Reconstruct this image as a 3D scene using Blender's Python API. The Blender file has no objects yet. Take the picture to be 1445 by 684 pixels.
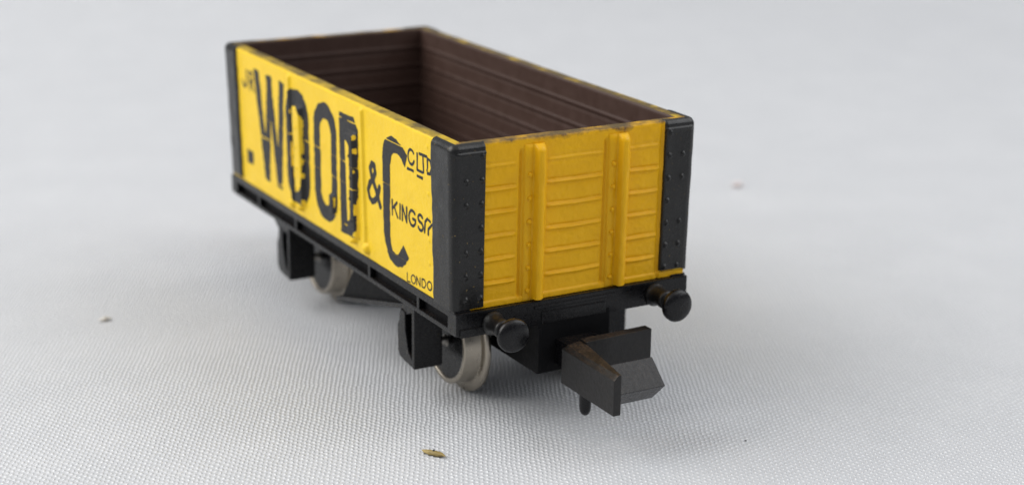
import bpy, math
import numpy as np
from mathutils import Vector, Matrix

# ------------------------------------------------------------------ units: numbers below are millimetres
S = 0.001
L, W, H, DR = 36.1, 16.58, 10.0, 0.2          # body length, width, height, mould draft
GZ = -7.95                                    # cloth level (body bottom is z = 0)
sc = bpy.context.scene
COL = sc.collection

# ------------------------------------------------------------------ camera
CAM = (84.641, -44.393, 33.407); YAW, PITCH, ROLL = 2.62294, -0.29488, 0.01228
fwd = Vector((math.cos(PITCH)*math.cos(YAW), math.cos(PITCH)*math.sin(YAW), math.sin(PITCH)))
rt0 = Vector((math.sin(YAW), -math.cos(YAW), 0)); up0 = rt0.cross(fwd)
rt = rt0*math.cos(ROLL) + up0*math.sin(ROLL); up = up0*math.cos(ROLL) - rt0*math.sin(ROLL)
cd = bpy.data.cameras.new('camera'); cam = bpy.data.objects.new('camera', cd); COL.objects.link(cam)
m = Matrix((rt, up, -fwd)).transposed().to_4x4(); m.translation = Vector(CAM)*S - Vector((0, 0, GZ))*S
cam.matrix_world = m
cd.sensor_width = 36.0; cd.lens = 2450/1445*36.0
cd.clip_start = 0.002; cd.clip_end = 20
cd.dof.use_dof = True; cd.dof.focus_distance = 0.1005; cd.dof.aperture_fstop = 46
sc.camera = cam

# ------------------------------------------------------------------ light: soft window light, grey room around
wd = bpy.data.worlds.new('World'); sc.world = wd; wd.use_nodes = True
wn, wk = wd.node_tree.nodes, wd.node_tree.links
bg = wn['Background']; bg.inputs[1].default_value = 1.0
wtc = wn.new('ShaderNodeTexCoord'); wsx = wn.new('ShaderNodeSeparateXYZ'); wk.new(wtc.outputs['Generated'], wsx.inputs[0])
wrp = wn.new('ShaderNodeValToRGB'); wk.new(wsx.outputs[2], wrp.inputs[0]); wk.new(wrp.outputs[0], bg.inputs[0])
for el, (p, c) in zip((wrp.color_ramp.elements[0], wrp.color_ramp.elements[1], wrp.color_ramp.elements.new(.35)),
                      ((0, (.07, .075, .085, 1)), (1, (.84, .91, 1.0, 1)), (.35, (.22, .235, .26, 1)))):
    el.position = p; el.color = c
def area(name, loc, target, sx, sy, power, col):
    d = bpy.data.lights.new(name, 'AREA'); d.shape = 'RECTANGLE'; d.size = sx*S; d.size_y = sy*S
    d.energy = power; d.color = col
    o = bpy.data.objects.new(name, d); COL.objects.link(o)
    o.location = Vector(loc)*S
    o.rotation_euler = (Vector(target)-Vector(loc)).to_track_quat('-Z', 'Y').to_euler()
    return o
area('window_light', (-190, -300, 280), (-15, 8, 5), 440, 340, 2.3, (1.0, 0.985, 0.96))
area('right_fill_light', (140, 330, 290), (-10, 8, 5), 460, 360, 1.15, (0.97, 0.98, 1.0))  # fill lamp added on the right to light the end wall
sc.view_settings.view_transform = 'Standard'; sc.view_settings.look = 'None'
sc.view_settings.exposure = 0; sc.view_settings.gamma = 1
sc.render.engine = 'CYCLES'

# ------------------------------------------------------------------ noise helpers (numpy)
def vnoise(x, y, seed=0):
    x = np.asarray(x, float); y = np.asarray(y, float)
    xi = np.floor(x).astype(np.int64); yi = np.floor(y).astype(np.int64)
    fx = x-xi; fy = y-yi; fx = fx*fx*(3-2*fx); fy = fy*fy*(3-2*fy)
    def h(a, b):
        n = (a*374761393 + b*668265263 + seed*982451653) & 0x7fffffff
        n = ((n ^ (n >> 13))*1274126177) & 0x7fffffff
        return ((n ^ (n >> 16)) & 0xffff)/65535.0
    return (h(xi, yi)*(1-fx)+h(xi+1, yi)*fx)*(1-fy) + (h(xi, yi+1)*(1-fx)+h(xi+1, yi+1)*fx)*fy
def sstep(a, b, x):
    t = np.clip((x-a)/(b-a), 0, 1); return t*t*(3-2*t)

# ------------------------------------------------------------------ materials
def mat(name):
    mt = bpy.data.materials.new(name); mt.use_nodes = True
    return mt, mt.node_tree.nodes, mt.node_tree.links, mt.node_tree.nodes['Principled BSDF']
def coords(N, K, scale=1.0):
    tc = N.new('ShaderNodeTexCoord'); mp = N.new('ShaderNodeMapping')
    K.new(tc.outputs['Object'], mp.inputs[0]); mp.inputs['Scale'].default_value = (1000*scale,)*3
    return mp.outputs[0]
def noise(N, K, co, scale, detail=3, rough=.55):
    n = N.new('ShaderNodeTexNoise'); n.inputs['Scale'].default_value = scale
    n.inputs['Detail'].default_value = detail; n.inputs['Roughness'].default_value = rough
    K.new(co, n.inputs['Vector']); return n.outputs['Fac']
def ramp(N, K, fac, stops):
    r = N.new('ShaderNodeValToRGB'); e = r.color_ramp.elements
    while len(e) < len(stops): e.new(.5)
    for el, (p, c) in zip(e, stops):
        el.position = p; el.color = (*c, 1) if len(c) == 3 else c
    K.new(fac, r.inputs[0]); return r.outputs[0]
def mixc(N, K, fac, a, b):
    mx = N.new('ShaderNodeMix'); mx.data_type = 'RGBA'
    if isinstance(fac, float): mx.inputs[0].default_value = fac
    else: K.new(fac, mx.inputs[0])
    for i, v in ((6, a), (7, b)):
        if isinstance(v, tuple): mx.inputs[i].default_value = (*v, 1)
        else: K.new(v, mx.inputs[i])
    return mx.outputs[2]
def math_(N, K, op, a, b=None):
    n = N.new('ShaderNodeMath'); n.operation = op
    for i, v in ((0, a), (1, b)):
        if v is None: continue
        if isinstance(v, (int, float)): n.inputs[i].default_value = v
        else: K.new(v, n.inputs[i])
    return n.outputs[0]
def bump(N, K, h, dist, strength=1.0, prev=None):
    b = N.new('ShaderNodeBump'); b.inputs['Distance'].default_value = dist*S; b.inputs['Strength'].default_value = strength
    K.new(h, b.inputs['Height'])
    if prev is not None: K.new(prev, b.inputs['Normal'])
    return b.outputs[0]
BW = [(.0, (0, 0, 0)), (1., (1, 1, 1))]

def m_yellow(name, ca, cb, edge):
    mt, N, K, P = mat(name); co = coords(N, K)
    n1 = noise(N, K, co, .5, 4); n2 = noise(N, K, co, 3.2, 5, .65); n3 = noise(N, K, co, 1.7, 6, .7)
    base = ramp(N, K, n1, [(.3, ca), (.7, cb)])
    # dirt specks
    spk = ramp(N, K, n2, [(.70, (0, 0, 0)), (.76, (1, 1, 1))])
    base = mixc(N, K, math_(N, K, 'MULTIPLY', spk, .55), base, (.30, .15, .02))
    # rubbed, dirty top edge (wear with its own ragged outline, z above 9.3)
    sx = N.new('ShaderNodeSeparateXYZ'); K.new(co, sx.inputs[0])
    zz = math_(N, K, 'ADD', sx.outputs[2], math_(N, K, 'ADD', math_(N, K, 'MULTIPLY', n3, .28), math_(N, K, 'MULTIPLY', n1, 1.5)))
    wear = ramp(N, K, math_(N, K, 'MULTIPLY', math_(N, K, 'SUBTRACT', zz, 10.60+edge+7.95), 4.0), BW)
    wear2 = math_(N, K, 'MULTIPLY', wear, ramp(N, K, n2, [(.36, (.55,)*3), (.6, (.95,)*3)]))
    base = mixc(N, K, wear2, base, (.105, .060, .035))
    rm = ramp(N, K, math_(N, K, 'MULTIPLY', math_(N, K, 'SUBTRACT', math_(N, K, 'ADD', sx.outputs[2], math_(N, K, 'MULTIPLY', n3, .06)), 9.95+7.95), 14.0), BW)
    base = mixc(N, K, math_(N, K, 'MULTIPLY', rm, ramp(N, K, n1, [(.35, (.35,)*3), (.6, (.85,)*3)])), base, (.085, .065, .030))
    K.new(base, P.inputs['Base Color']); P.inputs['Specular IOR Level'].default_value = .22
    rg = ramp(N, K, n2, [(.3, (.30,)*3), (.7, (.46,)*3)]); K.new(rg, P.inputs['Roughness'])
    b1 = bump(N, K, n2, .06, .7); b2 = bump(N, K, n1, .08, .35, b1)
    K.new(b2, P.inputs['Normal'])
    return mt
def m_black(name, base=(.018, .018, .020), rough=.42, dust=.0, bmp=.03, scr=.0, dustcol=(.10, .065, .04), spec=.38):
    mt, N, K, P = mat(name); co = coords(N, K)
    n1 = noise(N, K, co, .8, 4); n2 = noise(N, K, co, 4.0, 6, .7); n3 = noise(N, K, co, 7., 4, .7)
    c = mixc(N, K, n1, tuple(v*.8 for v in base), tuple(v*1.25 for v in base))
    if dust:
        ge = N.new('ShaderNodeNewGeometry'); sn = N.new('ShaderNodeSeparateXYZ'); K.new(ge.outputs['Normal'], sn.inputs[0])
        upw = ramp(N, K, sn.outputs[2], [(.35, (.06,)*3), (.8, (1,)*3)])
        d = math_(N, K, 'MULTIPLY', ramp(N, K, n1, [(.32, (.1,)*3), (.58, (1,)*3)]), ramp(N, K, n3, [(.46, (.06,)*3), (.7, (1,)*3)]))
        c = mixc(N, K, math_(N, K, 'MULTIPLY', math_(N, K, 'MULTIPLY', d, dust), upw), c, dustcol)
    if scr:
        s_ = ramp(N, K, n2, [(.66, (0,)*3), (.675, (1,)*3)])
        c = mixc(N, K, math_(N, K, 'MULTIPLY', s_, scr), c, (.42, .28, .08))
    P.inputs['Specular IOR Level'].default_value = spec
    K.new(c, P.inputs['Base Color'])
    K.new(ramp(N, K, n2, [(.3, (rough-.08,)*3), (.7, (rough+.14,)*3)]), P.inputs['Roughness'])
    K.new(bump(N, K, n2, bmp, .6, bump(N, K, n1, bmp*2.5, .5)), P.inputs['Normal'])
    return mt
def m_simple(name, base, rough, metal=0., var=.2, scale=2., bmp=.02):
    mt, N, K, P = mat(name); co = coords(N, K); n = noise(N, K, co, scale, 5, .65)
    K.new(mixc(N, K, n, tuple(v*(1-var) for v in base), tuple(v*(1+var) for v in base)), P.inputs['Base Color'])
    P.inputs['Metallic'].default_value = metal
    K.new(ramp(N, K, n, [(.3, (rough-.07,)*3), (.7, (rough+.1,)*3)]), P.inputs['Roughness'])
    K.new(bump(N, K, n, bmp, .5), P.inputs['Normal'])
    return mt
YEL = m_yellow('yellow_printed_paint', (.80, .53, .020), (.86, .58, .028), .36)
WORN = m_yellow('yellow_paint_worn_rim', (.80, .53, .020), (.86, .58, .028), .02)
YEL_SHADED = m_yellow('yellow_shade_toned', (.74, .39, .003), (.80, .435, .005), .05)  # side yellow again, amber tone of the shaded ends put into the colour
PLATE = m_black('black_plate_paint', (.0065, .0064, .0062), .28, 0, .022, .5, spec=.40)
INK = m_black('black_print', (.015, .015, .0165), .50, 0, .02)
BLK = m_black('black_plastic', (.0040, .0040, .0048), .25, .25, .022, spec=.30)
DUSTY = m_black('dusty_black_plastic', (.008, .0075, .0075), .40, 1.0, .05, dustcol=(.10, .062, .036), spec=.40)
MATT = m_black('matt_black_plastic', (.0040, .0040, .0046), .55, 0, .03, spec=.12)
SHANK = m_black('black_buffer_shank', (.007, .0068, .0068), .36, .55, .04, dustcol=(.06, .042, .03))
BROWN = m_simple('brown_interior_paint', (.064, .036, .028), .5, 0, .25, 1.2, .03); BROWN.node_tree.nodes['Principled BSDF'].inputs['Specular IOR Level'].default_value = .3
TYRE = m_simple('dull_nickel', (.34, .305, .255), .30, .95, .22, 1.6, .02)
STEEL = m_simple('axle_steel', (.35, .33, .30), .35, .9)
STRAW = m_simple('dry_straw', (.30, .22, .075), .6, 0, .75, 2.2, .08)

# ------------------------------------------------------------------ mesh helpers
class MB:
    def __init__(self): self.v = []; self.f = []; self.mi = []; self.sm = []
    def add(self, vs, fs, mi=0, smooth=False):
        o = len(self.v); self.v += [tuple(map(float, p)) for p in vs]
        for k, f in enumerate(fs):
            self.f.append([i+o for i in f]); self.mi.append(mi if isinstance(mi, int) else mi[k]); self.sm.append(smooth)
    def box(self, x0, x1, y0, y1, z0, z1, mi=0, bev=.06):
        import bmesh
        bm = bmesh.new(); bmesh.ops.create_cube(bm, size=1)
        for v in bm.verts: v.co = ((x0+x1)/2+v.co.x*(x1-x0), (y0+y1)/2+v.co.y*(y1-y0), (z0+z1)/2+v.co.z*(z1-z0))
        if bev: bmesh.ops.bevel(bm, geom=bm.edges[:], offset=min(bev, .3*min(x1-x0, y1-y0, z1-z0)), segments=2, profile=.6, affect='EDGES')
        self._bm(bm, mi)
    def _bm(self, bm, mi=0, smooth=False):
        bm.verts.ensure_lookup_table(); bm.verts.index_update()
        self.add([v.co[:] for v in bm.verts], [[v.index for v in f.verts] for f in bm.faces], mi, smooth); bm.free()
    def prism(self, poly, axis, a, b, mi=0, bev=.05):
        """polygon in the two other axes, extruded along axis from a to b"""
        import bmesh
        bm = bmesh.new()
        def P(p, t):
            q = list(p); q.insert(axis, t); return q
        n = len(poly); A = [bm.verts.new(P(p, a)) for p in poly]; B = [bm.verts.new(P(p, b)) for p in poly]
        bm.faces.new(A); bm.faces.new(B[::-1])
        for i in range(n): bm.faces.new((A[i], B[i], B[(i+1) % n], A[(i+1) % n]))
        bmesh.ops.recalc_face_normals(bm, faces=bm.faces[:])
        if bev: bmesh.ops.bevel(bm, geom=bm.edges[:], offset=bev, segments=2, profile=.6, affect='EDGES')
        self._bm(bm, mi)
    def lathe(self, prof, o, ax, n=48, mi=0, smooth=True):
        """prof: (distance along ax, radius); closed at ends when radius is 0"""
        ax = Vector(ax).normalized(); t = Vector((0, 0, 1)) if abs(ax.z) < .9 else Vector((1, 0, 0))
        e1 = ax.cross(t).normalized(); e2 = ax.cross(e1); o = Vector(o); vs = []; fs = []
        for d, r in prof:
            for k in range(n):
                a = 2*math.pi*k/n; vs.append(o+ax*d+e1*(r*math.cos(a))+e2*(r*math.sin(a)))
        for i in range(len(prof)-1):
            for k in range(n):
                fs.append((i*n+k, i*n+(k+1) % n, (i+1)*n+(k+1) % n, (i+1)*n+k))
        self.add(vs, fs, mi, smooth)
    def grid(self, Pts, mi=0, smooth=True, flip=False):
        nu, nv = Pts.shape[:2]
        idx = np.arange(nu*nv).reshape(nu, nv)
        q = np.stack([idx[:-1, :-1], idx[1:, :-1], idx[1:, 1:], idx[:-1, 1:]], -1).reshape(-1, 4)
        if flip: q = q[:, ::-1]
        self.add(Pts.reshape(-1, 3).tolist(), q.tolist(), mi, smooth)
    def slab(self, A, B, mi_out=0, mi_in=0, flip=False):
        """two grids of the same shape (outer A, inner B) stitched round the border"""
        self.grid(A, mi_out, True, flip); self.grid(B, mi_in, True, not flip)
        nu, nv = A.shape[:2]
        ring = [(i, 0) for i in range(nu-1)]+[(nu-1, j) for j in range(nv-1)]+[(i, nv-1) for i in range(nu-1, 0, -1)]+[(0, j) for j in range(nv-1, 0, -1)]
        n = len(ring); vs = [A[r] for r in ring]+[B[r] for r in ring]
        fs = [(k, (k+1) % n, n+(k+1) % n, n+k) for k in range(n)]
        if not flip: fs = [f[::-1] for f in fs]
        self.add(vs, fs, mi_out, False)
    def build(self, name, mats, parent=None, label=None, auto=False):
        me = bpy.data.meshes.new(name)
        V = np.array(self.v, float); V[:, 2] -= GZ           # object space: z = 0 on the cloth
        me.from_pydata((V*S).tolist(), [], self.f)
        for mm in (mats if isinstance(mats, (list, tuple)) else [mats]): me.materials.append(mm)
        me.polygons.foreach_set('material_index', self.mi); me.polygons.foreach_set('use_smooth', self.sm)
        me.update()
        o = bpy.data.objects.new(name, me); COL.objects.link(o)
        if parent is not None: o.parent = parent
        if label: o['label'] = label
        return o

def tag(o, label, cat, group=None, kind=None):
    if label: o['label'] = label
    if cat: o['category'] = cat
    if group: o['group'] = group
    if kind: o['kind'] = kind

# ------------------------------------------------------------------ the cloth underneath
def m_cloth():
    mt, N, K, P = mat('white_woven_cloth'); tc = N.new('ShaderNodeTexCoord')
    mp = N.new('ShaderNodeMapping'); K.new(tc.outputs['Object'], mp.inputs[0])
    mp.inputs['Scale'].default_value = (1000,)*3
    mp.inputs['Rotation'].default_value = (0, 0, math.radians(27.5))      # threads run along the line of sight and across it
    wob = N.new('ShaderNodeTexNoise'); wob.inputs['Scale'].default_value = .55; wob.inputs['Detail'].default_value = 4; K.new(mp.outputs[0], wob.inputs['Vector'])
    wob2 = N.new('ShaderNodeTexNoise'); wob2.inputs['Scale'].default_value = 3.0; wob2.inputs['Detail'].default_value = 2; K.new(mp.outputs[0], wob2.inputs['Vector'])
    def off(src, amt):
        a = N.new('ShaderNodeVectorMath'); a.operation = 'SUBTRACT'; K.new(src, a.inputs[0]); a.inputs[1].default_value = (.5,)*3
        b = N.new('ShaderNodeVectorMath'); b.operation = 'SCALE'; K.new(a.outputs[0], b.inputs[0]); b.inputs['Scale'].default_value = amt
        return b.outputs[0]
    ad = N.new('ShaderNodeVectorMath'); K.new(mp.outputs[0], ad.inputs[0]); K.new(off(wob.outputs['Color'], .30), ad.inputs[1])
    ad2 = N.new('ShaderNodeVectorMath'); K.new(ad.outputs[0], ad2.inputs[0]); K.new(off(wob2.outputs['Color'], .13), ad2.inputs[1])
    sx = N.new('ShaderNodeSeparateXYZ'); K.new(ad2.outputs[0], sx.inputs[0])
    PV, PU = .47, .28                                                       # pitch along a thread, between threads
    c1 = math_(N, K, 'COSINE', math_(N, K, 'MULTIPLY', sx.outputs[1], 2*math.pi/PU))
    c2 = math_(N, K, 'COSINE', math_(N, K, 'MULTIPLY', sx.outputs[1], math.pi/PU))
    cv = math_(N, K, 'COSINE', math_(N, K, 'MULTIPLY', sx.outputs[0], 2*math.pi/PV))
    col_ = math_(N, K, 'ADD', math_(N, K, 'MULTIPLY', c1, .5), .5)
    stg = math_(N, K, 'ADD', math_(N, K, 'MULTIPLY', math_(N, K, 'MULTIPLY', c2, cv), .5), .5)
    h01 = math_(N, K, 'MULTIPLY', math_(N, K, 'ADD', math_(N, K, 'MULTIPLY', stg, .82), .18), math_(N, K, 'ADD', math_(N, K, 'MULTIPLY', col_, .6), .4))
    h = math_(N, K, 'POWER', h01, 1.7)
    fine = noise(N, K, mp.outputs[0], 9., 3, .6)
    big = noise(N, K, mp.outputs[0], .16, 3, .5)
    hh = math_(N, K, 'ADD', h, math_(N, K, 'MULTIPLY', fine, .42))
    c = mixc(N, K, h, (.48, .49, .51), (.90, .91, .93))  # shade in the weave gaps is put into the colour, thread tops lighter
    c = mixc(N, K, math_(N, K, 'MULTIPLY', ramp(N, K, big, [(.4, (0,)*3), (.7, (1,)*3)]), .2), c, (.74, .745, .76))
    K.new(c, P.inputs['Base Color'])
    P.inputs['Roughness'].default_value = .38; P.inputs['Specular IOR Level'].default_value = .6
    P.inputs['Sheen Weight'].default_value = .15; P.inputs['Sheen Roughness'].default_value = .5
    K.new(bump(N, K, hh, .11, 1.0), P.inputs['Normal'])
    return mt
def cloth():
    mb = MB()
    u = np.concatenate([np.linspace(-1600, -440, 40), np.linspace(-420, -60, 90), np.linspace(-58, 60, 80), np.linspace(64, 330, 50), np.linspace(350, 900, 20)])
    w = np.concatenate([np.linspace(-900, -350, 20), np.linspace(-330, -42, 60), np.linspace(-40, 60, 60), np.linspace(64, 420, 90), np.linspace(440, 1600, 40)])
    X, Y = np.meshgrid(u, w, indexing='ij')
    d = np.hypot(np.maximum(np.abs(X+18)-24, 0), np.maximum(np.abs(Y-8)-14, 0))
    k = sstep(4, 70, d)
    Z = (vnoise(X/46+3.3, Y/46+1.7, 3)-.5)*1.1*k + (vnoise(X/150+.3, Y/150, 5)-.5)*13*sstep(45, 190, d)
    Z += (vnoise(X/17, Y/17, 8)-.5)*.28*sstep(3, 25, d)
    mb.grid(np.stack([X, Y, Z+GZ], -1))
    o = mb.build('ground_cloth', m_cloth())
    tag(o, 'white woven cotton cloth spread flat under the toy wagon', 'cloth', kind='structure')
    return o, (u, w, Z)
ground, CL = cloth()

# ------------------------------------------------------------------ wagon
wagon = bpy.data.objects.new('toy_wagon', None); COL.objects.link(wagon); wagon.empty_display_size = .01
tag(wagon, 'yellow open toy railway wagon with black lettering, black corner plates and brown inside', 'toy wagon')

PL = H/7                                        # plank height
def groove(z, depth=.06, wd=.09, ks=range(1, 7)):
    g = np.zeros_like(z)
    for k in ks: g += np.exp(-((z-k*PL)/wd)**2)
    return -depth*np.minimum(g, 1)
def bar(x, a, b, e=.12): return sstep(a-e, a+e, x)*(1-sstep(b-e, b+e, x))
def dome(x, z, x0, z0, r, hgt):
    d2 = ((x-x0)**2+(z-z0)**2)/(r*r); return hgt*np.sqrt(np.clip(1-d2, 0, 1))
def side_h(x, z):
    """relief of the side: plank joints, door hinges, side ribs, rivets"""
    h = groove(z, .055, .075)
    for s in (1, -1):
        c = -18.2
        X = c+s*(x-c)                           # mirror: ribs are symmetrical about the door
        # hinge strap
        h = np.maximum(h, .17*bar(X, -12.5, -12.1, .10)*bar(z, .5, 9.75, .12))
        h = np.maximum(h, dome(X, z, -12.1, .65, .38, .34))
        # broad rib beside the door
        h = np.maximum(h, .34*bar(X, -14.45, -13.25, .12)*bar(z, 1.0, 7.9, .15))
        for k in range(7): h = np.maximum(h, dome(X, z, -13.85+.2*(k % 2), (k+.5)*PL, .2, .44)*(z < 7.6))
        for k in range(7): h = np.maximum(h, dome(X, z, -3.25, (k+.5)*PL, .14, .05))
    h = np.maximum(h, .22*bar(x, -17.6, -16.9, .1)*bar(z, 1.7, 3.0, .1))
    h = h + (vnoise(x*1.3, z*1.3, 4)-.5)*.02
    return h
RT = .22                                          # rounded rim
def rim(z): 
    t = np.clip(z-(H-RT), 0, RT); return RT-np.sqrt(np.maximum(RT*RT-t*t, 0))
def zs(n): return np.concatenate([np.linspace(0, H-RT, n), H-RT*(1-np.sin(np.linspace(0, math.pi/2, 8)[1:]))])
def side_y(z): return DR*(1-z/H)
T_S, T_E = .95, .8
def inner_relief(z): return .12*sum(np.exp(-((z-k*PL)/.07)**2) for k in range(1, 7))-.06*sum(np.exp(-((z-k*PL+.2)/.10)**2) for k in range(1, 7))   # board joints stand out inside

def side_wall(near, nx, nz):
    mb = MB(); xs = np.linspace(-L+.15, -.15, nx); z = zs(nz)
    X, Z = np.meshgrid(xs, z, indexing='ij')
    yo = side_y(Z)-side_h(X, Z)+rim(Z)
    yi = T_S+.0*X+np.where(Z < H-.3, inner_relief(Z), 0)*1.0-rim(Z)*.5
    wv = (vnoise(X*.5, Z*0+2, 9)-.5)*.03*sstep(H-.5, H, Z)
    A = np.stack([X, yo, Z+wv], -1); B = np.stack([X, yi, Z+wv], -1)
    if not near: A[..., 1] = W-A[..., 1]; B[..., 1] = W-B[..., 1]
    mb.slab(A, B, 0, 1, flip=not near)
    return mb.build('side_wall', [YEL if near else WORN, BROWN], wagon)
near_side = side_wall(True, 560, 160)
far_side = side_wall(False, 240, 90)

def end_wall(near):
    mb = MB(); ys = np.linspace(.25, W-.25, 330 if near else 120); z = zs(200 if near else 80)
    Y, Z = np.meshgrid(ys, z, indexing='ij')
    g = np.zeros_like(Y)
    for k in range(1, 7):
        amp = .4 if k == 6 else 1.0
        fade = np.zeros_like(Y)
        for a, b in ((1.9, 4.15), (6.35, 10.1), (11.95, 14.15)): fade = np.maximum(fade, bar(Y, a, b, .22))
        zk = k*PL-.02+.05*(vnoise(Y*.6, Y*0+k, 11)-.5)
        wob = .75+.5*vnoise(Y*1.6, Y*0+k*3.1, 12)
        g += fade*amp*(.13*wob*np.exp(-((Z-zk)/.085)**2)-.07*wob*np.exp(-((Z-zk-.18)/.08)**2)-.03*wob*np.exp(-((Z-zk+.2)/.10)**2))
    g += (vnoise(Y*1.1, Z*1.1, 14)-.5)*.03+(vnoise(Y*4, Z*4, 15)-.5)*.03
    g -= .10*bar(Y, 14.22, 14.45, .06)
    for y0 in (4.7, 10.5): g -= .16*bar(Y, y0-.30, y0-.14, .06)*bar(Z, .3, 9.3, .2)
    lip = .10*(1-sstep(.28, .40, Z))
    xo = -DR*(1-Z/H)+g+lip-rim(Z)*.6
    Zw = Z+(vnoise(Y*.9, Y*0, 19)-.5)*.05*sstep(H-.5, H, Z)
    xi = -T_E-np.where(Z < H-.3, inner_relief(Z), 0)+rim(Z)*.3
    A = np.stack([xo, Y, Zw], -1); B = np.stack([xi, Y, Zw], -1)
    if not near: A[..., 0] = -L-A[..., 0]; B[..., 0] = -L-B[..., 0]
    mb.slab(A, B, 0, 1, flip=near is False)
    e = mb.build('end_wall', [YEL_SHADED, BROWN], wagon)
    # two stanchions: a low riveted flange and a tall web
    for y0 in (4.7, 10.5):
        sb = MB(); zz = np.concatenate([np.linspace(.12, 9.25, 70), [9.4, 9.52, 9.6]])
        prof = [(-.12, -.15), (.0, .10), (.06, .16), (.48, .16), (.56, .14), (.60, .20), (.66, .54), (.74, .64), (.98, .64), (1.06, .60), (1.16, .52), (1.27, .42), (1.33, .10), (1.40, -.15)]
        P = np.zeros((len(prof), len(zz), 3))
        for i, (dy, dx) in enumerate(prof):
            for j, z_ in enumerate(zz):
                top = 1-max(0, (z_-9.2)/.4)**2*.75; bot = 1.0
                n_ = (vnoise(z_*1.7, i*.7, 21)-.5)*.07
                P[i, j] = (-DR*(1-z_/H)+(dx*top if dx > 0 else dx)+(n_ if dx > 0 else 0), y0+dy+n_*.6, z_)
        if not near: P[..., 0] = -L-P[..., 0]
        sb.grid(P, 0, True, flip=near)
        for j in (0, -1):
            c = list(range(len(prof))); sb.add([P[i, j] for i in c], [c if (j == 0) == near else c[::-1]])
        for k in range(7):
            zr = (k+.5)*PL-.05
            pr_ = [(0, .15), (.07, .145), (.12, .11), (.15, .05), (.155, 0.0)]
            if zr < 9: sb.lathe([(d if near else d, r) for d, r in pr_], ((-DR*(1-zr/H)+.16) if near else -L+DR*(1-zr/H)-.16, y0+.3, zr), (1 if near else -1, 0, 0), 14)
        sb.build('end_stanchion', YEL_SHADED, e)
    return e
end_near = end_wall(True); end_far = end_wall(False)

fb = MB(); fb.box(-L+.6, -.6, .7, W-.7, .12, .7, 0, .05); fb.build('floor', BROWN, wagon)

# corner plates: L-shaped straps wrapped round each corner
def corner_plate(endsign, sidesign, la, lb, zb_side, zb_end, seed):
    """la: leg on the side, lb: leg on the end (built for the near corner at x=0,y=0 and mirrored)"""
    R = .32; off = .20
    pts = []; nor = []
    for s in np.linspace(-la, -R, 40): pts.append((s, 0)); nor.append((0, -1))
    for a in np.linspace(-90, 0, 12)[1:-1]:
        a = math.radians(a); pts.append((-R+R*math.cos(a), R+R*math.sin(a))); nor.append((math.cos(a), math.sin(a)))
    for t in np.linspace(R, lb, 44): pts.append((0, t)); nor.append((1, 0))
    pts = np.array(pts); nor = np.array(nor); n = len(pts)
    z = np.concatenate([np.linspace(0, H-.45, 150), H-.45+.50*np.sin(np.linspace(0, math.pi/2, 12)[1:])])
    arc = np.concatenate([[0], np.cumsum(np.hypot(*np.diff(pts, axis=0).T))]); tot = arc[-1]
    A = np.zeros((n, len(z), 3)); B = np.zeros_like(A)
    cx = arc[np.argmin(np.abs(pts[:, 0]+R)+np.abs(pts[:, 1]))]
    for i in range(n):
        px, py = pts[i]; nx_, ny_ = nor[i]
        onend = sstep(0.3, 1.0, (arc[i]-cx)/.6)
        zb = zb_side*(1-onend)+zb_end*onend
        zz = zb+(z-0)/(z[-1])*(z[-1]-zb)
        edge = min(arc[i], tot-arc[i])
        d = off*sstep(-.02, .10, edge)*(np.ones_like(zz))
        # ragged painted edge of the side leg
        rag = (vnoise(zz*1.9, zz*0, seed)-.5)*.10 if arc[i] < .35 else 0*zz
        d = d + (vnoise(zz*1.1+5, np.full_like(zz, arc[i]*1.1), seed+1)-.5)*.04
        # rolled top
        tt = np.clip((zz-(H-.45))/.5, 0, 1); d = d-.42*(1-np.sqrt(np.maximum(1-tt*tt, 0)))
        d = d+.07*np.exp(-((zz-(H-.52))/.07)**2)*(onend > .5)-.05*np.exp(-((zz-(H-.36))/.06)**2)*(onend > .5)
        if onend > .5:
            for k in range(7):
                zr = (k+.5)*PL
                for yy, q in ((.78, .17), (lb-.30, .17)):
                    if yy < 1 and k in (3, 6): continue
                    dd = np.clip(1-((py-yy)**2+(zz-zr)**2)/(q*q), 0, 1); d = np.maximum(d, d*0+off+.15*np.sqrt(dd))*(dd > 0)+d*(dd <= 0)
        ins = DR*(1-zz/H)
        ex = px+nx_*d-ins*max(nx_, 0)+rag*(1 if ny_ < -.5 else 0); ey = py+ny_*d+ins*max(-ny_, 0)
        if nx_ > .1: ey = ey + 0
        else: pass
        # carry the draft of both faces to the whole strap
        if ny_ > -.5: ey = py+ny_*d+ins*(1-min(1, py/1.2))
        if nx_ < .5: ex = px+nx_*d-ins*(1-min(1, -px/1.2))+(rag if arc[i] < .35 else 0)
        A[i] = np.stack([ex, ey, zz], -1)
        B[i] = np.stack([ex-nx_*(d+.30), ey-ny_*(d+.30), np.minimum(zz, H+.02)], -1)
    if endsign < 0:                                   # far end has double draft
        A[..., 0] -= DR*(1-A[..., 2]/H)*1.0; B[..., 0] -= DR*(1-B[..., 2]/H)*1.0
        A[..., 0] = -L-A[..., 0]; B[..., 0] = -L-B[..., 0]
    if sidesign < 0: A[..., 1] = W-A[..., 1]; B[..., 1] = W-B[..., 1]
    mb = MB(); mb.slab(A, B, 0, 0, flip=(endsign*sidesign) < 0)
    return mb.build('corner_plate', PLATE, wagon)
corner_plate(1, 1, 2.55, 2.12, .06, .12, 31)
corner_plate(1, -1, 2.4, 2.08, .3, .48, 41)
corner_plate(-1, 1, 2.1, 2.1, .3, .3, 51)
corner_plate(-1, -1, 2.1, 2.1, .3, .3, 61)

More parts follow.
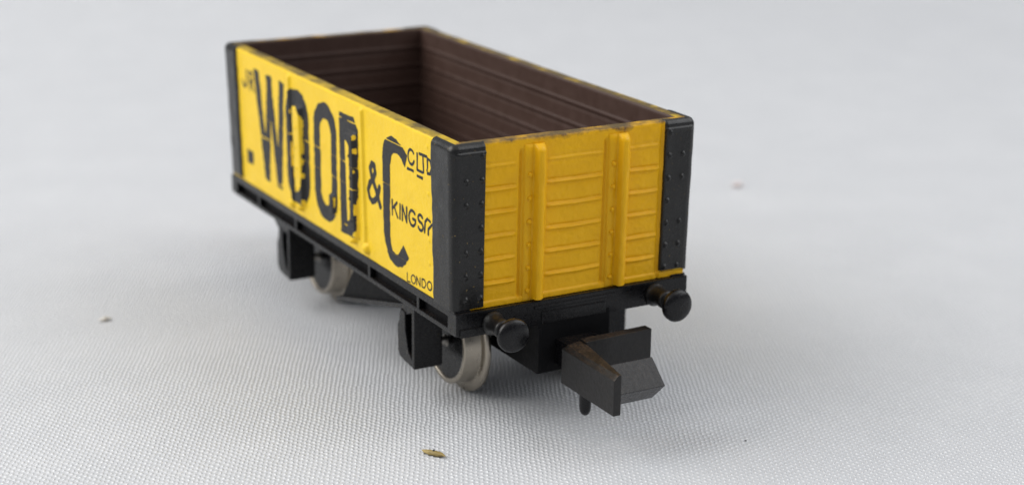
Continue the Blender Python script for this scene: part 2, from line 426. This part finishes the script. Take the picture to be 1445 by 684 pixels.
# ------------------------------------------------------------------ painted lettering on the near side (follows the relief)
def seg(x, z, p, q, w):
    p = np.array(p); q = np.array(q); d = q-p; t = np.clip(((x-p[0])*d[0]+(z-p[1])*d[1])/max(d@d, 1e-9), 0, 1)
    return np.hypot(x-p[0]-t*d[0], z-p[1]-t*d[1])-w/2
def butt(x, z, p, q, w):
    p = np.array(p); q = np.array(q); d = q-p; l = np.hypot(*d); d = d/l
    a = (x-p[0])*d[0]+(z-p[1])*d[1]; b = -(x-p[0])*d[1]+(z-p[1])*d[0]
    return np.maximum(np.abs(b)-w/2, np.abs(a-l/2)-l/2)
def poly(x, z, P, w, close=False):
    f = np.full_like(x, 9.); Q = list(P)+([P[0]] if close else [])
    for a, b in zip(Q[:-1], Q[1:]): f = np.minimum(f, seg(x, z, a, b, w))
    return f
def arc(cx, cz, rx, rz, a0, a1, n=14):
    return [(cx+rx*math.cos(math.radians(a)), cz+rz*math.sin(math.radians(a))) for a in np.linspace(a0, a1, n)]
def stadium(x, z, x0, x1, z0, z1, r):
    cx, cz = (x0+x1)/2, (z0+z1)/2; qx = np.abs(x-cx)-(x1-x0)/2+r; qz = np.abs(z-cz)-(z1-z0)/2+r
    return np.hypot(np.maximum(qx, 0), np.maximum(qz, 0))+np.minimum(np.maximum(qx, qz), 0)-r
def f_W(x, z):
    f = butt(x, z, (-30.25, 9.15), (-28.55, 1.3), .92)
    f = np.minimum(f, butt(x, z, (-27.75, 9.05), (-28.65, 1.3), .9))
    f = np.minimum(f, butt(x, z, (-27.95, 9.05), (-26.25, 1.3), .9))
    f = np.minimum(f, butt(x, z, (-25.5, 9.0), (-26.3, 1.3), .88))
    return np.maximum(f, np.maximum(1.3-z, z-9.05))
def f_O1(x, z): return np.maximum(stadium(x, z, -24.85, -20.85, .95, 9.0, 1.85), -stadium(x, z, -23.55, -21.75, 1.95, 7.9, .9))
def f_O2(x, z): return np.maximum(stadium(x, z, -20.0, -16.3, 1.0, 9.0, 1.8), -stadium(x, z, -18.95, -17.2, 2.1, 7.95, .87))
def f_D(x, z):
    o = np.maximum(np.maximum(-15.8-x, x+12.95), np.maximum(.9-z, z-8.95))
    o = np.maximum(o, ((x+13.4)*.75+(z-8.75)*.66)); o = np.maximum(o, ((x+13.5)*.7-(z-1.1)*.7))
    return np.maximum(o, -stadium(x, z, -14.75, -13.62, 2.05, 7.35, .45))
def polysdf(x, z, P):
    d = np.full_like(x, 9.); ins = np.zeros(x.shape, bool)
    for (ax_, az_), (bx_, bz_) in zip(P, P[1:]+P[:1]):
        d = np.minimum(d, seg(x, z, (ax_, az_), (bx_, bz_), 0))
        if az_ != bz_: ins ^= ((az_ > z) != (bz_ > z)) & (x < (bx_-ax_)*(z-az_)/(bz_-az_)+ax_)
    return np.where(ins, -d, d)
C_OUT = [(-9.36, 7.7), (-9.22, 8.15), (-8.95, 8.52), (-8.5, 8.80), (-7.95, 8.93), (-7.36, 8.86), (-6.7, 8.62), (-5.84, 8.19), (-6.2, 7.36), (-6.6, 7.72), (-7.0, 7.95), (-7.4, 8.02),
         (-7.8, 7.9), (-8.1, 7.6), (-8.24, 7.1), (-8.27, 6.6), (-8.33, 2.6), (-8.2, 2.05), (-7.95, 1.7), (-7.6, 1.55), (-7.25, 1.62), (-6.9, 1.95), (-6.5, 2.45), (-5.7, 1.84), (-6.2, 1.3),
         (-6.7, .97), (-7.2, .82), (-7.8, .84), (-8.35, 1.02), (-8.75, 1.38), (-9.05, 1.95), (-9.22, 2.6), (-9.28, 3.4)]
def f_C(x, z): return polysdf(x, z, C_OUT)
def f_amp(x, z):
    P = [(-9.72, 4.1), (-10.3, 4.95), (-10.95, 5.75), (-11.12, 6.2), (-10.88, 6.55), (-10.55, 6.5), (-10.42, 6.1), (-10.7, 5.65), (-11.25, 5.2), (-11.48, 4.75), (-11.3, 4.3), (-10.9, 4.12), (-10.45, 4.3), (-10.05, 4.75), (-9.82, 5.3)]
    return poly(x, z, P, .40)
def f_co(x, z):
    w = .17
    f = poly(x, z, arc(-5.35, 8.22, .42, .45, 38, 335), w)
    f = np.minimum(f, butt(x, z, (-5.9, 7.42), (-5.0, 7.42), .17))
    f = np.minimum(f, poly(x, z, [(-4.55, 8.6), (-4.55, 7.62), (-3.85, 7.62)], w)); f = np.minimum(f, butt(x, z, (-4.6, 7.26), (-3.8, 7.26), .17))
    f = np.minimum(f, poly(x, z, [(-4.25, 8.66), (-3.3, 8.70)], w)); f = np.minimum(f, poly(x, z, [(-3.77, 8.66), (-3.72, 7.66)], w))
    f = np.minimum(f, poly(x, z, [(-3.2, 8.6), (-3.2, 7.7), (-2.85, 7.75), (-2.65, 8.15), (-2.85, 8.55)], w, True))
    return f
def f_kings(x, z):
    w = .185; b, t = 4.02, 4.92
    K_ = lambda *P: poly(x, z, P, w)
    f = K_((-8.0, b), (-8.0, t)); f = np.minimum(f, K_((-7.35, t), (-7.95, 4.4))); f = np.minimum(f, K_((-7.75, 4.6), (-7.25, b)))
    f = np.minimum(f, K_((-6.92, b), (-6.92, t)))
    f = np.minimum(f, K_((-6.6, b), (-6.6, t), (-6.0, b), (-6.0, t)))
    f = np.minimum(f, poly(x, z, arc(-5.22, 4.48, .46, .47, 45, 330)+[(-4.8, 4.45), (-5.15, 4.45)], w))
    S_ = arc(-4.15, 4.73, .30, .23, 30, 250, 9)+arc(-4.12, 4.25, .33, .25, 80, -150, 9)
    f = np.minimum(f, poly(x, z, S_, w))
    f = np.minimum(f, K_((-3.58, b), (-3.52, 4.7), (-3.2, 4.98), (-2.85, 4.85))); f = np.minimum(f, K_((-3.12, b), (-3.1, 4.35), (-2.6, 4.75)))
    return f
def f_london(x, z):
    w = .10; z = z-.10*(x+6); b, t = .30, .82
    K_ = lambda *P: poly(x, z, P, w)
    f = K_((-5.98, t), (-5.98, b), (-5.58, b))
    f = np.minimum(f, poly(x, z, arc(-5.13, .56, .30, .27, 0, 360), w))
    f = np.minimum(f, K_((-4.68, b), (-4.68, t), (-4.2, b), (-4.2, t)))
    f = np.minimum(f, poly(x, z, [(-3.95, b), (-3.95, t), (-3.65, t), (-3.42, .56), (-3.65, b)], w, True))
    f = np.minimum(f, poly(x, z, arc(-2.95, .56, .30, .27, 0, 360), w))
    return f
def f_jr(x, z):
    w = .23
    f = poly(x, z, [(-32.1, 8.65), (-32.1, 7.75), (-32.4, 7.42), (-32.8, 7.5), (-32.95, 7.75)], w)
    f = np.minimum(f, poly(x, z, [(-31.5, 7.35), (-31.5, 8.65), (-31.0, 8.6), (-30.85, 8.3), (-31.05, 8.0), (-31.45, 7.95)], w))
    return np.minimum(f, poly(x, z, [(-31.2, 7.95), (-30.7, 7.35)], w))
def f_sq(x, z): return np.maximum(np.abs(x+31.9)-.58, np.abs(z-2.3)-.5)
def lettering(name, fn, box, step, rough, cut):
    x0, x1, z0, z1 = box; xs = np.arange(x0, x1, step); zz = np.arange(z0, z1, step)
    X, Z = np.meshgrid(xs, zz, indexing='ij')
    dr = side_y(Z); F = fn(X+1.95*dr, Z+.77*dr)
    F = F+(vnoise(X*2.6, Z*2.6, 71)-.5)*rough+(vnoise(X*7, Z*7, 72)-.5)*rough*.6
    if cut:
        # print missed the plank joints and the flanks of the ribs
        for k in range(1, 7):
            wdt = .012+.045*np.clip(vnoise(X*.8, X*0+k*1.7, 73)*2.2-1.2, 0, 1.0)
            F = np.maximum(F, np.minimum(wdt-np.abs(Z-k*PL+.02), .2)*1.0)
        e = .04; gx = np.abs(side_h(X+e, Z)-side_h(X-e, Z))/(2*e)
        F = np.maximum(F, np.where((gx > .9) & (np.abs(Z-4.6) < 3.6), (vnoise(X*3, Z*2.2, 74)-.72)*.5, -9))
    Yv = side_y(Z)-side_h(X, Z)-.012
    P = np.stack([X, Yv, Z], -1)
    neg = F < 0; cnt = neg[:-1, :-1].astype(int)+neg[1:, :-1]+neg[1:, 1:]+neg[:-1, 1:]
    mb = MB(); vid = {}; vs = []; fs = []
    def vert(key, p):
        if key not in vid: vid[key] = len(vs); vs.append(p)
        return vid[key]
    for i, j in zip(*np.nonzero(cnt)):
        c = [(i, j), (i+1, j), (i+1, j+1), (i, j+1)]; out = []
        for a, b in zip(c, c[1:]+c[:1]):
            fa, fb_ = F[a], F[b]
            if fa < 0: out.append(vert(a, P[a]))
            if (fa < 0) != (fb_ < 0):
                t = fa/(fa-fb_); k = (min(a, b), max(a, b)); out.append(vert(k, P[a]*(1-t)+P[b]*t))
        if len(out) >= 3: fs.append(out)
    mb.add(vs, fs, 0, True)
    return mb.build('painted_lettering', INK, near_side, name)
lettering('large black letters WOOD', lambda x, z: np.minimum(np.minimum(f_W(x, z), f_O1(x, z)), np.minimum(f_O2(x, z), f_D(x, z))), (-31.2, -12.5, .6, 9.4), .06, .10, True)
lettering('large black letter C', f_C, (-9.7, -5.3, .4, 9.2), .05, .07, True)
lettering('black ampersand', f_amp, (-12, -9.3, 3.6, 7), .04, .05, False)
lettering('small black letters O LTD', f_co, (-6.1, -2.45, 7, 9), .03, .03, False)
lettering('small black letters KINGS', f_kings, (-8.3, -2.45, 3.7, 5.3), .03, .03, False)
lettering('tiny black letters LONDO', f_london, (-6.8, -2.45, .02, 1.4), .025, .015, False)
lettering('small black letters JR', f_jr, (-33.3, -30.2, 7, 9), .05, .04, False)
lettering('small black square mark', f_sq, (-33, -30.8, 1.4, 3.2), .05, .06, False)

# ------------------------------------------------------------------ underframe
def mirror(mb, mx=False, my=False):
    r = MB(); r.v = [((-L-x) if mx else x, (W-y) if my else y, z) for x, y, z in mb.v]
    r.f = [f[::-1] for f in mb.f] if (mx != my) else [list(f) for f in mb.f]; r.mi = list(mb.mi); r.sm = list(mb.sm); return r

cb = MB(); cb.box(-L+.5, -.5, 1.1, W-1.1, -.75, .0, 0, .05); cb.build('underframe_plate', BLK, wagon)
sb = MB()
sb.box(-L+.1, -.02, .14, 1.2, -.42, .08, 0, .06)        # upper flange
sb.box(-L+.1, -.02, .62, 1.0, -1.25, -.36, 1, .03)      # web
sb.box(-L+.1, -.02, .20, 1.1, -1.50, -1.20, 0, .06)     # lower flange
for x in (-5.0, -12.0, -24.1, -31.0): sb.box(x-.16, x+.16, .22, .8, -1.3, -.3, 0, .04)
for my in (False, True): mirror(sb, False, my).build('solebar', [BLK, MATT], wagon)

hb = MB()
hb.prism([(.12, -1.36), (.12, -.03), (W-.12, -.03), (W-.12, -1.36), (W-.5, -1.55), (.5, -1.55)], 0, -.9, .22, 0, .07)
hb.box(.15, .30, .35, 2.0, -1.42, -.98, 0, .04); hb.box(.15, .30, W-2.0, W-.35, -1.42, -.98, 0, .04)
hb.box(.15, .28, 5.4, 11.2, -.55, -.30, 0, .04); hb.box(.15, .30, 5.9, 10.4, -1.5, -.75, 0, .05)
for mx in (False, True): mirror(hb, mx).build('headstock', BLK, wagon)

BZ, BYo = -.90, 5.74
def buffer(mx, my):
    c = (0, W/2-BYo, BZ)
    sh = MB(); sh.lathe([(.15, 0.), (.15, .72), (.32, .74), (.42, .66), (.55, .60), (1.25, .50), (1.30, .58), (1.62, .58), (1.68, .48), (1.72, .32), (2.3, .30), (2.6, .42), (2.6, 0)], c, (1, 0, 0))
    hd = MB(); hd.lathe([(2.28, 0), (2.30, .55), (2.38, .90), (2.50, 1.00), (2.72, 1.02), (2.84, .97), (2.92, .86), (3.0, .60), (3.04, .3), (3.05, 0)], c, (1, 0, 0), 64)
    r = mirror(sh, mx, my).build('buffer', SHANK, wagon); mirror(hd, mx, my).build('buffer_head', BLK, r)
for mx in (False, True):
    for my in (False, True): buffer(mx, my)

def coupling(mx):
    bx = MB(); bx.prism([(5.6, -4.68), (5.6, -1.2), (10.75, -1.2), (10.75, -4.3), (10.4, -4.68)], 0, -5.6, .26, 0, .07)
    bx.box(.2, .36, 5.62, 5.85, -4.6, -1.75, 0, .04)
    b = mirror(bx, mx).build('coupling_pocket', MATT, wagon)
    hk = MB()
    # long side plate, thicker at its root, with a chamfered top edge
    P0 = [(1.62, 6.5, -4.92), (7.42, 6.5, -4.98), (7.42, 6.5, -2.82), (1.62, 6.5, -2.74),          # outer face
          (1.9, 6.72, -2.45), (7.4, 6.80, -2.52), (7.42, 7.0, -2.52), (2.6, 7.75, -2.42), (2.6, 7.75, -4.9), (7.42, 7.0, -4.98), (1.62, 7.75, -4.9), (1.62, 7.75, -2.42)]
    F0 = [(0, 1, 2, 3), (3, 2, 5, 4), (4, 5, 6, 7), (7, 6, 9, 8), (1, 9, 6, 2), (2, 6, 5), (0, 10, 8, 9, 1), (10, 0, 3, 11), (11, 3, 4), (4, 7, 11), (10, 11, 7, 8)]
    import bmesh
    bm = bmesh.new(); vs = [bm.verts.new(p) for p in P0]
    for f in F0: bm.faces.new([vs[i] for i in f])
    bmesh.ops.recalc_face_normals(bm, faces=bm.faces[:])
    bmesh.ops.bevel(bm, geom=bm.edges[:], offset=.045, segments=2, profile=.6, affect='EDGES')
    hk._bm(bm)
    hk.prism([(7.75, -4.4), (7.75, -2.30), (12.45, -2.22), (12.45, -4.35)], 0, 1.62, 2.35, 0, .05)     # cross wall
    h = mirror(hk, mx).build('coupling_hook', DUSTY, wagon)
    fr = MB(); fr.prism([(5.78, -2.5), (7.24, -3.80), (5.95, -5.02), (5.3, -4.9), (5.3, -2.75)], 1, 6.98, 10.18, 0, .04)
    mirror(fr, mx).build('hook_nose', BLK, h)
    sh = MB(); sh.prism([(6.9, -4.2), (6.9, -2.6), (9.6, -2.6), (9.6, -4.2)], 0, .2, 1.7, 0, .06); mirror(sh, mx).build('hook_shank', BLK, h)
    pg = MB(); pg.lathe([(0, .36), (1.6, .36), (1.85, .33), (2.05, .24), (2.15, .10), (2.17, 0)], (3.6, 7.0, -4.2), (0, 0, -1), 24); mirror(pg, mx).build('hook_peg', BLK, h)
coupling(False); coupling(True)

AX = (-7.1, -27.1); AZ = -4.45
def axle_guard(xa, gus):
    mb = MB()
    mb.box(xa-1.05, xa+1.05, 1.35, 2.45, -5.55, -1.3, 1, .06)                 # W-iron block
    mb.box(xa+.72, xa+1.08, .48, 2.40, -5.62, -1.15, 0, .05)                 # raised front edge
    mb.prism([(xa-1.42, -5.0), (xa-1.15, -5.4), (xa-.4, -5.55), (xa+.75, -5.64), (xa+.75, -5.3), (xa+.1, -4.8), (xa-.35, -3.5), (xa-.4, -2.3), (xa-1.0, -2.2), (xa-1.2, -3.0), (xa-1.42, -3.4)], 1, .55, 1.4, 0, .05)
    mb.prism([(xa-1.0-gus, -1.35), (xa+1.0, -1.35), (xa+1.0, -1.9), (xa-.75, -2.6), (xa-1.0-gus*.42, -1.72)], 1, .62, 1.45, 0, .05)
    return mb
for i, xa in enumerate(AX):
    g = axle_guard(xa, (.5, 3.0)[i])
    for my in (False, True): mirror(g, False, my).build('axle_guard', [BLK, MATT], wagon)
lv = MB()
lv.prism([(-17.6, -4.42), (-15.2, -1.4), (-6.3, -1.4)], 1, .75, 1.05, 1, .02)
lv.prism([(-17.75, -4.55), (-17.7, -4.25), (-6.1, -1.35), (-6.1, -1.68)], 1, .42, .9, 0, .05)
for my in (False, True): mirror(lv, False, my).build('brake_lever', [BLK, MATT], wagon)

for xa in AX:
    ax = MB(); ax.lathe([(0, 0), (0, .12), (1.3, .26), (1.8, .26), (1.85, .62), (11.9, .62), (11.95, .26), (12.5, .26), (13.78, .12), (13.78, 0)], (xa, 1.4, AZ), (0, 1, 0), 24); ax.build('axle', STEEL, wagon)
    for my in (False, True):
        ty = MB(); ty.lathe([(.16, 2.42), (.02, 2.44), (0, 2.48), (0, 2.71), (.05, 2.77), (.10, 2.79), (1.10, 2.82), (1.13, 2.86), (1.15, 3.0), (1.17, 3.40), (1.24, 3.485), (1.36, 3.50), (1.50, 3.45), (1.58, 3.2), (1.6, 2.3), (.16, 2.3), (.16, 2.42)], (xa, 3.12, AZ), (0, 1, 0), 96)
        hu = MB(); hu.lathe([(.1, 0), (.1, 2.425), (1.4, 2.36), (1.4, 0)], (xa, 3.12, AZ), (0, 1, 0), 64, 0, False)
        t = mirror(ty, False, my).build('wheel', TYRE, wagon); mirror(hu, False, my).build('wheel_centre', BLK, t)

# ------------------------------------------------------------------ crumbs on the cloth
def cloth_z(x, y):
    u, w, Z = CL; i = np.searchsorted(u, x)-1; j = np.searchsorted(w, y)-1
    a = (x-u[i])/(u[i+1]-u[i]); b = (y-w[j])/(w[j+1]-w[j])
    return GZ+(Z[i, j]*(1-a)+Z[i+1, j]*a)*(1-b)+(Z[i, j+1]*(1-a)+Z[i+1, j+1]*a)*b
def crumb(name, x, y, ln, wd, ht, deg, mt, label, seed):
    z0 = cloth_z(x, y); n = 22; k = 12; a = math.radians(deg); P = np.zeros((n, k+1, 3))
    for i in range(n):
        t = i/(n-1)*2-1; r = max(1-abs(t)**1.7, 0.0)*(.8+.4*float(vnoise(t*3+9, 0, seed)))
        for j in range(k+1):
            th = 2*math.pi*(j % k)/k; rr = r*(.8+.45*float(vnoise(i*.5+3*math.cos(th), 3*math.sin(th)+7, seed+1)))
            lx = t*ln/2; ly = wd/2*rr*math.cos(th)+.25*wd*math.sin(t*2.2); lz = ht/2*(1+rr*math.sin(th))*.9+.01
            P[i, j] = (x+lx*math.cos(a)-ly*math.sin(a), y+lx*math.sin(a)+ly*math.cos(a), z0+lz)
    mb = MB(); mb.grid(P, 0, True); o = mb.build(name, mt); tag(o, label, 'crumb'); return o
GREYB = m_simple('grey_brown_fluff', (.60, .57, .52), .8); PINKB = m_simple('reddish_grit', (.68, .60, .59), .7); DARK = m_simple('dark_grit', (.03, .03, .03), .6)
husk = crumb('straw_husk', 1.43, -1.98, 1.75, .46, .32, 21, STRAW, 'pale straw coloured husk lying on the cloth in front of the wagon', 81)
crumb('dark_crumb', -30.3, -11.9, 1.0, .5, .3, 70, GREYB, 'blurred grey brown speck on the cloth left of the wagon', 82)
crumb('reddish_crumb', -39.1, 50.0, 1.0, .8, .6, 20, PINKB, 'blurred pinkish speck on the cloth behind the right end of the wagon', 83)
crumb('dark_grain', 8.32, 15.41, .12, .10, .08, 0, DARK, 'tiny black grain on the cloth in the right foreground', 84)
sd = MB(); sd.lathe([(-.07, 0), (-.05, .06), (0, .085), (.05, .06), (.07, 0)], (1.45, -1.99, cloth_z(1.45, -1.99)+.31), (.9, .4, .1), 12)
sd.build('seed_spot', DARK, husk)
